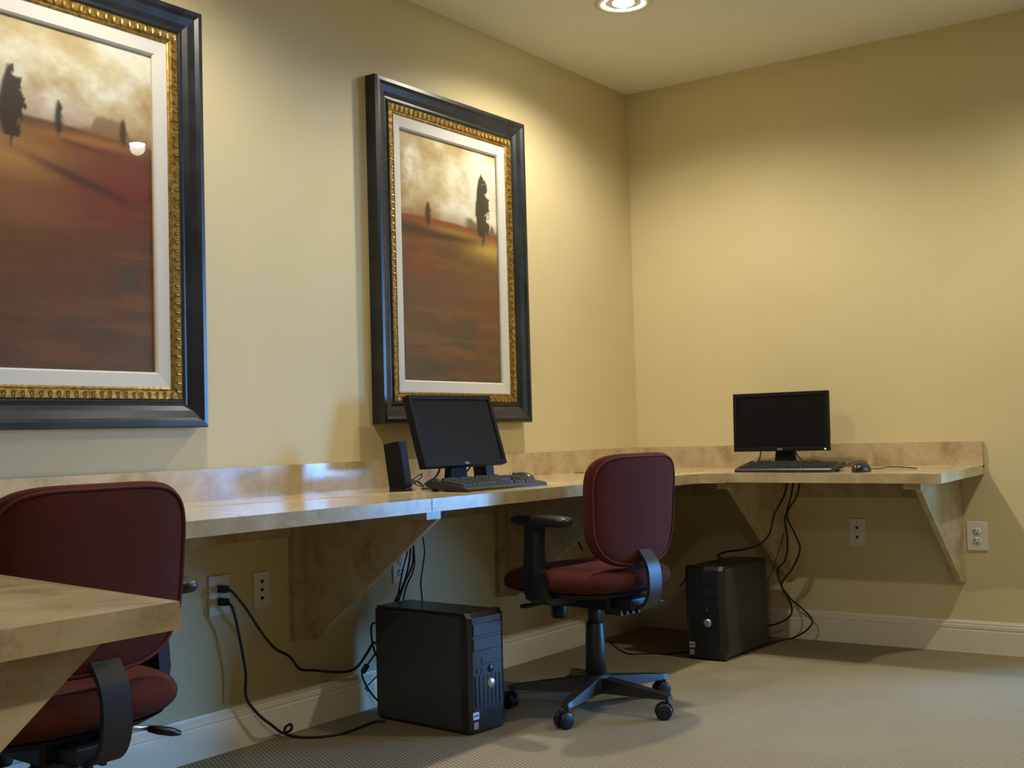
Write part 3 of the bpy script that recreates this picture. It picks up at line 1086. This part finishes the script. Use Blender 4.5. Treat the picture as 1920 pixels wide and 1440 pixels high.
outlet('cream duplex outlet plate with two black plugs in it', (-2.604, 0, 0.4725), 0, 'duplex', 0.080, 0.120)
outlet('cream data plate with three jacks, between the plugged outlet and the bracket', (-2.433, 0, 0.4685), 0, 'data3', 0.066, 0.112)
outlet('cream outlet plate on the wall behind the hanging cables above the tower', (-1.770, 0, 0.470), 0, 'duplex')
outlet('cream data plate with two jacks under the counter between two brackets', (0, -1.067, 0.4745), math.radians(-90), 'data2')
outlet('white duplex outlet on the open wall past the counter end', (0, -1.5625, 0.472), math.radians(-90), 'duplex', 0.080, 0.118)


# ------------------------------------------------------------------ cables
def cable(name, label, pts, r=0.0035, group='black cables under the counter', cat='cable', sub=6, n=7):
    b_ = MB().tube(smooth_path(pts, sub), r, n)
    o = b_.build(name, M['cable'])
    tag(o, label, cat, group)
    return o


def plug(parent, p, d=-1):
    MB().bbox(p[0] - 0.011, p[0] + 0.011, p[1] - 0.034, p[1] + 0.001, p[2] - 0.011, p[2] + 0.011, 0.004).build('plug', M['cable'], parent)


def corded(name, label, pts, plug_at, r=0.0045, group='power cords of the towers'):
    t = thing(name, label, 'cord', (0, 0, 0), 0, group)
    MB().tube(smooth_path(pts, 6), r, 8).build('cord', M['cable'], t)
    plug(t, plug_at)
    return t


YW = -0.05
pa = Vector((-2.604, -0.0075, 0.492))
pb = Vector((-2.604, -0.0075, 0.453))
q1 = [pa + Vector((0, -0.030, 0)), pix(436, 1110, 1, -0.065), pix(462, 1142, 1, -0.06), pix(490, 1185, 1, YW), pix(515, 1215, 1, YW), pix(543, 1231, 1, YW), pix(562, 1254, 1, YW),
      pix(590, 1257, 1, YW), pix(640, 1260, 1, -0.055), pix(668, 1252, 1, -0.06), pix(688, 1225, 1, -0.065), pix(703, 1205, 1, -0.08), (-1.985, -0.125, 0.20)]
corded('power_cord', 'black power cord sagging along the wall from the upper plug to the tower', q1, pa)
q2 = [pb + Vector((0, -0.030, 0)), pix(436, 1140, 1, -0.06), pix(446, 1180, 1, YW), pix(455, 1225, 1, YW), pix(461, 1265, 1, YW), pix(462, 1308, 1, -0.05), pix(485, 1340, 1, -0.055),
      pix(510, 1360, 1, -0.06), pix(530, 1374, 2, 0.012), pix(546, 1368, 2, 0.030), pix(545, 1358, 2, 0.045), pix(535, 1364, 2, 0.040), pix(536, 1376, 2, 0.012), pix(560, 1382, 2, 0.004),
      pix(600, 1382, 2, 0.004), pix(640, 1376, 2, 0.004), pix(672, 1365, 2, 0.004), pix(700, 1354, 2, 0.004), pix(722, 1352, 2, 0.004)]
corded('power_cord', 'black power cord dropping from the lower plug, looping on the carpet by the baseboard', q2, pb)

# behind tower 1
cable('video_cable', 'thick black cable with a ferrite looping behind the tower by the baseboard',
      [(-2.005, -0.125, 0.31), pix(698, 1170, 1, -0.07), pix(697, 1195, 1, -0.06), pix(704, 1225, 1, -0.07), (-2.00, -0.13, 0.16)], 0.0035)
fe = thing('signal_cable', 'black signal cable with a ferrite bead curling down behind the tower', 'cable', (0, 0, 0), 0, 'black cables under the counter')
qf = [pix(706, 1222, 1, -0.09), pix(690, 1245, 1, -0.07), pix(679, 1262, 1, -0.06), pix(684, 1280, 1, -0.06), pix(696, 1300, 1, -0.07), pix(712, 1318, 1, -0.09)]
MB().tube(smooth_path(qf, 6), 0.0033, 7).build('cord', M['cable'], fe)
MB().tube([qf[1] + (qf[2] - qf[1]) * 0.05, qf[1] + (qf[2] - qf[1]) * 0.15, qf[1] + (qf[2] - qf[1]) * 0.9, qf[2]], [0.006, 0.010, 0.010, 0.006], 10).build('ferrite_bead', M['cable'], fe)
cable('audio_cable', 'thin black cable crossing behind the tower at the baseboard', [pix(712, 1262, 1, -0.10), pix(697, 1278, 1, -0.06), pix(686, 1290, 1, -0.05), pix(690, 1296, 1, -0.05)], 0.0022)

# counter -> tower 1 (hang at the back edge of the counter)
for k, (a, bt, c_, dd, rr) in enumerate([((772, 1000), (768, 1050), (757, 1095), (741, 1126), 0.0035), ((776, 998), (774, 1055), (760, 1090), (747, 1127), 0.0035),
                                         ((770, 1008), (757, 1062), (750, 1095), (744, 1128), 0.0028), ((774, 1002), (777, 1060), (762, 1100), (756, 1126), 0.0028)]):
    cable('monitor_cable', ['thick black cable hanging from the counter behind the bracket to the tower', 'thick black cable twisted with its neighbour above the tower',
                            'thin black cable hanging leftmost of the bundle above the tower', 'thin black cable bowing out of the bundle above the tower'][k],
          [pix(a[0] + 6, 962, 1, -0.20), pix(*a, 1, -0.16), pix(*bt, 1, -0.13), pix(*c_, 1, -0.11), pix(*dd, 1, -0.095), pix(dd[0] - 4, dd[1] + 30, 1, -0.095)], rr)
cable('mouse_cable', 'single thin black cable hanging apart from the bundle over the tower top',
      [pix(792, 960, 1, -0.25), pix(790, 990, 1, -0.25), pix(796, 1030, 1, -0.24), pix(793, 1062, 1, -0.22), pix(789, 1092, 1, -0.20), pix(792, 1128, 1, -0.20)], 0.0025)

# counter -> tower 2
cable('monitor_cable', 'black cable running from the counter edge across to the top of the corner tower',
      [pix(1477, 900, 0, -0.30), pix(1470, 930, 0, -0.33), pix(1452, 965, 0, -0.36), pix(1443, 1000, 0, -0.36), pix(1425, 1020, 0, -0.36), pix(1395, 1030, 0, -0.36),
       pix(1365, 1034, 0, -0.34), pix(1347, 1040, 0, -0.30), pix(1350, 1046, 0, -0.25), pix(1362, 1049, 0, -0.19), (-0.195, -0.62, 0.33)], 0.0042)
cable('video_cable', 'black cable dropping from the counter, crossing its neighbour and curling to the tower',
      [pix(1488, 900, 0, -0.22), pix(1482, 935, 0, -0.24), pix(1472, 975, 0, -0.25), pix(1477, 1015, 0, -0.22), pix(1472, 1050, 0, -0.20), pix(1458, 1070, 0, -0.20), pix(1466, 1100, 0, -0.16),
       pix(1482, 1130, 0, -0.12), pix(1484, 1150, 0, -0.11), pix(1470, 1164, 0, -0.12), pix(1440, 1173, 0, -0.14), (-0.205, -0.66, 0.10)], 0.0042)
cable('power_cord', 'black cord dropping from the counter, swinging out past the bracket and back along the carpet',
      [pix(1500, 902, 0, -0.20), pix(1494, 930, 0, -0.21), pix(1476, 965, 0, -0.22), pix(1490, 1000, 0, -0.17), pix(1500, 1030, 0, -0.14), pix(1486, 1065, 0, -0.12), pix(1466, 1095, 0, -0.13),
       pix(1480, 1120, 0, -0.10), pix(1505, 1142, 0, -0.07), pix(1523, 1163, 0, -0.07), pix(1512, 1182, 0, -0.08), pix(1484, 1197, 2, 0.004), pix(1440, 1206, 2, 0.004), (-0.225, -0.735, 0.004)], 0.0038)
cable('audio_cable', 'thin black cable hanging beside the bracket behind the corner tower',
      [pix(1470, 1000, 0, -0.21), pix(1456, 1045, 0, -0.24), pix(1446, 1075, 0, -0.22), pix(1436, 1094, 0, -0.18), pix(1433, 1105, 0, -0.17)], 0.0018)
cable('network_cable', 'thin black cable drooping from the corner tower front towards the chair',
      [pix(1292, 1075, 1, -0.30), pix(1282, 1090, 1, -0.25), pix(1266, 1105, 1, -0.15), pix(1240, 1106, 1, -0.06), pix(1210, 1104, 1, -0.04), pix(1170, 1100, 1, -0.03)], 0.003)
cable('floor_cable', 'thin black cable lying on the carpet behind the chair base',
      [pix(1140, 1200, 2, 0.003), pix(1160, 1217, 2, 0.003), pix(1180, 1226, 2, 0.003), pix(1215, 1225, 2, 0.003), pix(1250, 1226, 2, 0.003), pix(1292, 1222, 2, 0.003)], 0.003)
cable('wall_cable', 'thin black cable poking up against the wall beyond the seat',
      [pix(1062, 1028, 1, -0.02), pix(1070, 1010, 1, -0.03), pix(1082, 1012, 1, -0.03), pix(1092, 1032, 1, -0.03)], 0.004)

# cables on the counter
tang = [(-2.02, -0.27), (-1.99, -0.22), (-1.95, -0.20), (-1.98, -0.26), (-1.94, -0.27), (-1.93, -0.21), (-1.97, -0.19), (-1.99, -0.24), (-1.95, -0.25), (-1.90, -0.23)]
hz_ = [0.008, 0.03, 0.05, 0.02, 0.008, 0.03, 0.035, 0.012, 0.025, 0.010]
cable('speaker_cable', 'tangled thin black cable bunched between the speaker and the monitor', [(x, y, CT + z) for (x, y), z in zip(tang, hz_)], 0.0022, 'cables on the counter')
cable('speaker_cable', 'thin black cable standing up in a loop beside the speaker foot',
      [pix(770, 902, 1, -0.25), pix(783, 893, 1, -0.24), pix(791, 889, 1, -0.23), pix(788, 897, 1, -0.24), pix(776, 904, 1, -0.25)], 0.0020, 'cables on the counter')
cable('display_cable', 'black cable coming down from the back of the tilted monitor',
      [pix(826, 868, 1, -0.20), pix(823, 884, 1, -0.20), pix(815, 896, 1, -0.21), pix(804, 903, 1, -0.22), pix(796, 908, 1, -0.24)], 0.0035, 'cables on the counter')
cable('display_cable', 'black cable curving under the tilted monitor beside its neck',
      [pix(884, 868, 1, -0.16), pix(880, 878, 1, -0.16), pix(872, 886, 1, -0.17), pix(864, 890, 1, -0.19)], 0.0035, 'cables on the counter')
cable('keyboard_cable', 'thick dark cable lying left of the keyboard in front of the monitor',
      [(-1.99, -0.30, CT + 0.002), (-1.95, -0.33, CT + 0.002), (-1.93, -0.38, CT + 0.002), (-1.91, -0.44, CT + 0.004)], 0.005, 'cables on the counter')
cable('display_cable', 'black cable below the left half of the upright monitor',
      [pix(1426, 842, 0, -0.17), pix(1426, 852, 0, -0.18), pix(1423, 862, 0, -0.22), (-0.28, -0.72, CT + 0.001)], 0.003, 'cables on the counter')
cable('display_cable', 'black cable slanting below the right half of the upright monitor to the keyboard',
      [pix(1490, 845, 0, -0.17), pix(1496, 855, 0, -0.20), pix(1504, 864, 0, -0.28), (-0.36, -0.97, CT + 0.008), (-0.36, -1.03, CT + 0.006)], 0.003, 'cables on the counter')
cable('mouse_lead', 'thin black lead arching from the mouse back to the keyboard',
      [(-0.43, -1.265, CT + 0.012), (-0.38, -1.25, CT + 0.028), (-0.33, -1.20, CT + 0.030), (-0.32, -1.15, CT + 0.015), (-0.34, -1.12, CT + 0.002)], 0.0018, 'cables on the counter')
cable('mouse_lead', 'thin black lead lying in a loop to the right of the mouse',
      [(-0.44, -1.275, CT + 0.004), (-0.40, -1.31, CT + 0.002), (-0.28, -1.30, CT + 0.004), (-0.26, -1.34, CT + 0.003), (-0.30, -1.42, CT - 0.001)], 0.0020, 'cables on the counter')


# ------------------------------------------------------------------ chairs
def outline(w, h, n=44, e_top=5.0, e_bot=3.2, taper=0.0):
    pts = []
    for k in range(n):
        a = 2 * PI * k / n
        c, s = math.cos(a), math.sin(a)
        e = e_top if s > 0 else e_bot
        x = math.copysign(abs(c) ** (2 / e), c)
        y = math.copysign(abs(s) ** (2 / e), s)
        x *= 1 - taper * (0.5 - 0.5 * y)
        pts.append((x * w / 2, y * h / 2))
    return pts


def cushion(pts, t_front, t_back, bend=0.0, rings=7, dish=0.0):
    """puffed cushion over outline pts in local (x, z); thickness along y: front (+y) t_front, back (-y) t_back; bend curves the sides to +y"""
    n = len(pts)
    vs, fs = [], []
    half = max(abs(p_[0]) for p_ in pts)

    def by(x):
        return bend * (x / half) ** 2
    loops = []
    seq = []
    rs = [0, 0.35, 0.6, 0.78, 0.88, 0.94, 0.975, 0.993, 1.0]
    for r in rs:                                     # back centre -> rim
        seq.append((r, -t_back * (1 - r ** 9) ** 0.5))
    for r in rs[-2::-1]:                             # rim -> front centre
        seq.append((r, t_front * (1 - r ** 7) ** 0.5 - dish * (1 - r * r)))
    for (r, y) in seq:
        rr = max(r, 0.02)
        loop = []
        for (x, z) in pts:
            loop.append(len(vs))
            vs.append((x * rr, y + by(x * rr), z * rr))
        loops.append(loop)
    for a, c in zip(loops[:-1], loops[1:]):
        for j in range(n):
            fs.append((a[j], a[(j + 1) % n], c[(j + 1) % n], c[j]))
    fs.append(tuple(loops[0]))
    fs.append(tuple(loops[-1]))
    return vs, fs


def chair(label, loc, rz_base, rz_seat, arms=True, drop=0.0):
    """seat faces local +y"""
    t = thing('office_chair', label, 'chair', loc, rz_seat, 'maroon office chairs')
    rb = rz_base - rz_seat
    # five-star base with casters
    hub = MB().lathe([(0.001, 0.055), (0.045, 0.055), (0.052, 0.075), (0.046, 0.112), (0.034, 0.118), (0.001, 0.118)], 24)
    hub.build('base_hub', M['plastic2'], t)
    for k in range(5):
        a = rb + k * 2 * PI / 5
        mx = RZ(a)
        b_ = MB()
        secs = [(0.030, 0.031, 0.058, 0.108), (0.15, 0.027, 0.062, 0.096), (0.275, 0.019, 0.064, 0.082), (0.300, 0.014, 0.064, 0.078)]
        vs, fs = [], []
        for x, hw, z0, z1 in secs:
            vs += [(x, -hw, z0), (x, hw, z0), (x, hw * 0.75, z1), (x, -hw * 0.75, z1)]
        for i in range(3):
            for j in range(4):
                fs.append((i * 4 + j, i * 4 + (j + 1) % 4, i * 4 + 4 + (j + 1) % 4, i * 4 + 4 + j))
        fs += [(0, 3, 2, 1), (12, 13, 14, 15)]
        b_.add(vs, fs, False, mx)
        leg = b_.build('base_leg', M['plastic2'], t)
        cs = mx @ T((0.288, 0, 0)) @ RZ(math.radians(37 + (18, -30, 40, -10, 25)[k]) - rz_seat - a)
        w = MB()
        for s in (-1, 1):
            w.lathe([(0.001, -0.009), (0.020, -0.009), (0.027, -0.006), (0.027, 0.006), (0.020, 0.009), (0.001, 0.009)], 20, cs @ T((s * 0.014, 0.012, 0.027)) @ RY(PI / 2))
        w.build('caster_wheel', M['plastic'], leg)
        hd = MB().tube([cs @ Vector((0, 0, 0.045)), cs @ Vector((0, 0, 0.070))], 0.0065, 8)
        hood = []
        for q in range(9):
            an = math.radians(-10 + 200 * q / 8)
            hood.append((0.012 + 0.0305 * math.cos(an), 0.027 + 0.0305 * math.sin(an)))
        inner = [(0.012 + 0.012 * math.cos(math.radians(an)), 0.027 + 0.012 * math.sin(math.radians(an))) for an in (190, 90, -10)]
        hd.prism(hood + inner, -0.0045, 0.0045, 'yz', cs)
        hd.build('caster_fork', M['plastic'], leg)
    MB().lathe([(0.001, 0.10), (0.037, 0.10), (0.034, 0.20), (0.030, 0.285), (0.027, 0.290), (0.001, 0.290)], 24).build('column_sleeve', M['plastic2'], t)
    MB().lathe([(0.001, 0.28), (0.022, 0.28), (0.022, 0.372), (0.001, 0.372)], 20).build('gas_cylinder', M['plastic2'], t)
    # mechanism
    me_ = MB().bbox(-0.075, 0.075, -0.13, 0.12, 0.345, 0.392, 0.008)
    me_.bbox(-0.05, 0.05, -0.21, -0.10, 0.352, 0.388, 0.006)
    for k in range(4):
        me_.box(-0.06 + 0.03 * k, -0.05 + 0.03 * k, -0.17, -0.10, 0.332, 0.355)
    me_.build('tilt_mechanism', M['plastic2'], t)
    MB().lathe([(0.001, 0.288), (0.024, 0.290), (0.028, 0.300), (0.028, 0.345), (0.020, 0.352), (0.001, 0.352)], 16, T((0, 0.165, 0))).build('tension_knob', M['plastic2'], t)
    lv = MB().tube([(0.06, -0.02, 0.365), (0.16, -0.03, 0.362), (0.215, -0.05, 0.352)], 0.006, 8)
    lv.build('height_lever', M['silver'], t)
    MB().lathe([(0.001, -0.03), (0.012, -0.028), (0.017, -0.01), (0.017, 0.015), (0.010, 0.032), (0.001, 0.034)], 14,
               T((0.243, -0.065, 0.342)) @ RZ(math.radians(-25)) @ RY(math.radians(105)) @ Matrix.Diagonal((0.55, 1, 1.15, 1))).build('lever_paddle', M['plastic'], t)
    lv2 = MB().tube([(-0.05, 0.10, 0.362), (-0.19, 0.12, 0.358)], 0.006, 8)
    lv2.bbox(-0.225, -0.18, 0.105, 0.135, 0.352, 0.364, 0.004)
    lv2.build('tilt_lever', M['plastic'], t)
    # seat
    so = outline(0.500, 0.500, 48, 3.6, 3.0)
    vs, fs = cushion(so, 0.050, 0.040, 0.0, 8, 0.012)
    seat = MB().add([(x, z + 0.020, 0.446 + y - (0.026 * max(0, (z - 0.12) / 0.13) ** 2)) for x, y, z in vs], fs, True)
    seat.build('seat', M['fabric'], t)
    sp = MB().add([(x * 0.90, z * 0.90 + 0.020, 0.410 + (-0.018 if k >= len(so) else 0.0)) for k, (x, z) in enumerate(so + [(a * 0.86, c * 0.86) for a, c in so])],
                  [tuple(range(48)), tuple(range(48, 96))[::-1]] + [(i, (i + 1) % 48, 48 + (i + 1) % 48, 48 + i) for i in range(48)])
    sp.build('seat_pan', M['plastic2'], t)
    # backrest
    bo = outline(0.450, 0.372, 56, 4.4, 3.2, 0.07)
    vs, fs = cushion(bo, 0.050, 0.022, 0.045, 8, 0.008)
    bmx = T((0, -0.215, 0.678)) @ RX(math.radians(4))
    MB().add(vs, fs, True, bmx).build('backrest', M['fabric'], t)
    half = 0.225
    pp = [(x * 0.955, -0.0195 + 0.045 * (x * 0.955 / half) ** 2 + 0.004, z * 0.950) for x, z in bo]
    MB().tube(pp, 0.0035, 6, True, bmx).build('piping', M['piping'], t)
    # flat bar that carries the back
    ctl = smooth_path([(-0.08, 0, 0.352), (-0.18, 0, 0.352), (-0.235, 0, 0.366), (-0.262, 0, 0.405), (-0.266, 0, 0.460), (-0.256, 0, 0.505), (-0.226, 0, 0.545)], 6)
    prof, inn = [], []
    for i, q in enumerate(ctl):
        tg = (ctl[min(i + 1, len(ctl) - 1)] - ctl[max(i - 1, 0)]).normalized()
        nn = Vector((-tg.z, 0, tg.x)) * 0.006
        prof.append((q.x - nn.x, q.z - nn.z))
        inn.append((q.x + nn.x, q.z + nn.z))
    inn = inn[::-1]
    vs, fs = [], []
    sec = list(zip(prof, inn[::-1]))
    for (a, c) in sec:
        for s in (-0.031, 0.031):
            vs.append((s, a[0], a[1]))
        for s in (0.031, -0.031):
            vs.append((s, c[0], c[1]))
    for i in range(len(sec) - 1):
        for j in range(4):
            fs.append((i * 4 + j, i * 4 + (j + 1) % 4, i * 4 + 4 + (j + 1) % 4, i * 4 + 4 + j))
    fs += [(0, 3, 2, 1), tuple(range(len(vs) - 4, len(vs)))]
    MB().add(vs, fs).build('back_bar', M['plastic2'], t)
    if arms:
        for s in (-1, 1):
            # lower bracket from under the seat, then the upright
            secs = [(s * 0.12, 0.386, 0.045, 0.012), (s * 0.235, 0.386, 0.045, 0.012), (s * 0.266, 0.405, 0.043, 0.014), (s * 0.275, 0.470, 0.040, 0.015), (s * 0.273, 0.560, 0.034, 0.014), (s * 0.268, 0.645, 0.036, 0.013)]
            vs, fs = [], []
            for i, (x, z, hd, th) in enumerate(secs):
                if i < 2:
                    vs += [(x, 0.01 - hd, z - th), (x, 0.01 + hd, z - th), (x, 0.01 + hd, z + th), (x, 0.01 - hd, z + th)]
                elif i == 2:
                    vs += [(x + s * th * 0.7, 0.01 - hd, z - th * 0.7), (x + s * th * 0.7, 0.01 + hd, z - th * 0.7), (x - s * th * 0.7, 0.01 + hd, z + th * 0.7), (x - s * th * 0.7, 0.01 - hd, z + th * 0.7)]
                else:
                    vs += [(x + s * th, 0.01 - hd, z), (x + s * th, 0.01 + hd, z), (x - s * th, 0.01 + hd, z), (x - s * th, 0.01 - hd, z)]
            for i in range(len(secs) - 1):
                for j in range(4):
                    fs.append((i * 4 + j, i * 4 + (j + 1) % 4, i * 4 + 4 + (j + 1) % 4, i * 4 + 4 + j))
            fs += [(0, 3, 2, 1), tuple(range(len(vs) - 4, len(vs)))]
            MB().add(vs, fs).build('arm_support', M['plastic2'], t)
            po_ = outline(0.078, 0.255, 36, 3.2, 3.2)
            vs, fs = cushion(po_, 0.018, 0.018, 0.0, 5)
            MB().add([(x + s * 0.264, z - 0.015, 0.652 + y) for x, y, z in vs], fs, True).build('arm_pad', M['plastic'], t)
    if drop:                                     # seat set lower on its gas column, back raised on its bar
        for c_ in t.children:
            if c_.name.split('.')[0] in ('seat', 'seat_pan', 'tilt_mechanism', 'tension_knob', 'height_lever', 'lever_paddle', 'tilt_lever', 'back_bar', 'arm_support', 'arm_pad'):
                c_.location.z -= drop
    return t


chair('maroon fabric office chair with black casters, pulled up beside the tower with bluish light', (-1.560, -0.692, 0), math.radians(48), math.radians(80 - 90))
chair('maroon fabric office chair half hidden behind the projecting counter corner', (-3.616, -0.644, 0), math.radians(20), math.radians(87 - 90), True, 0.022)
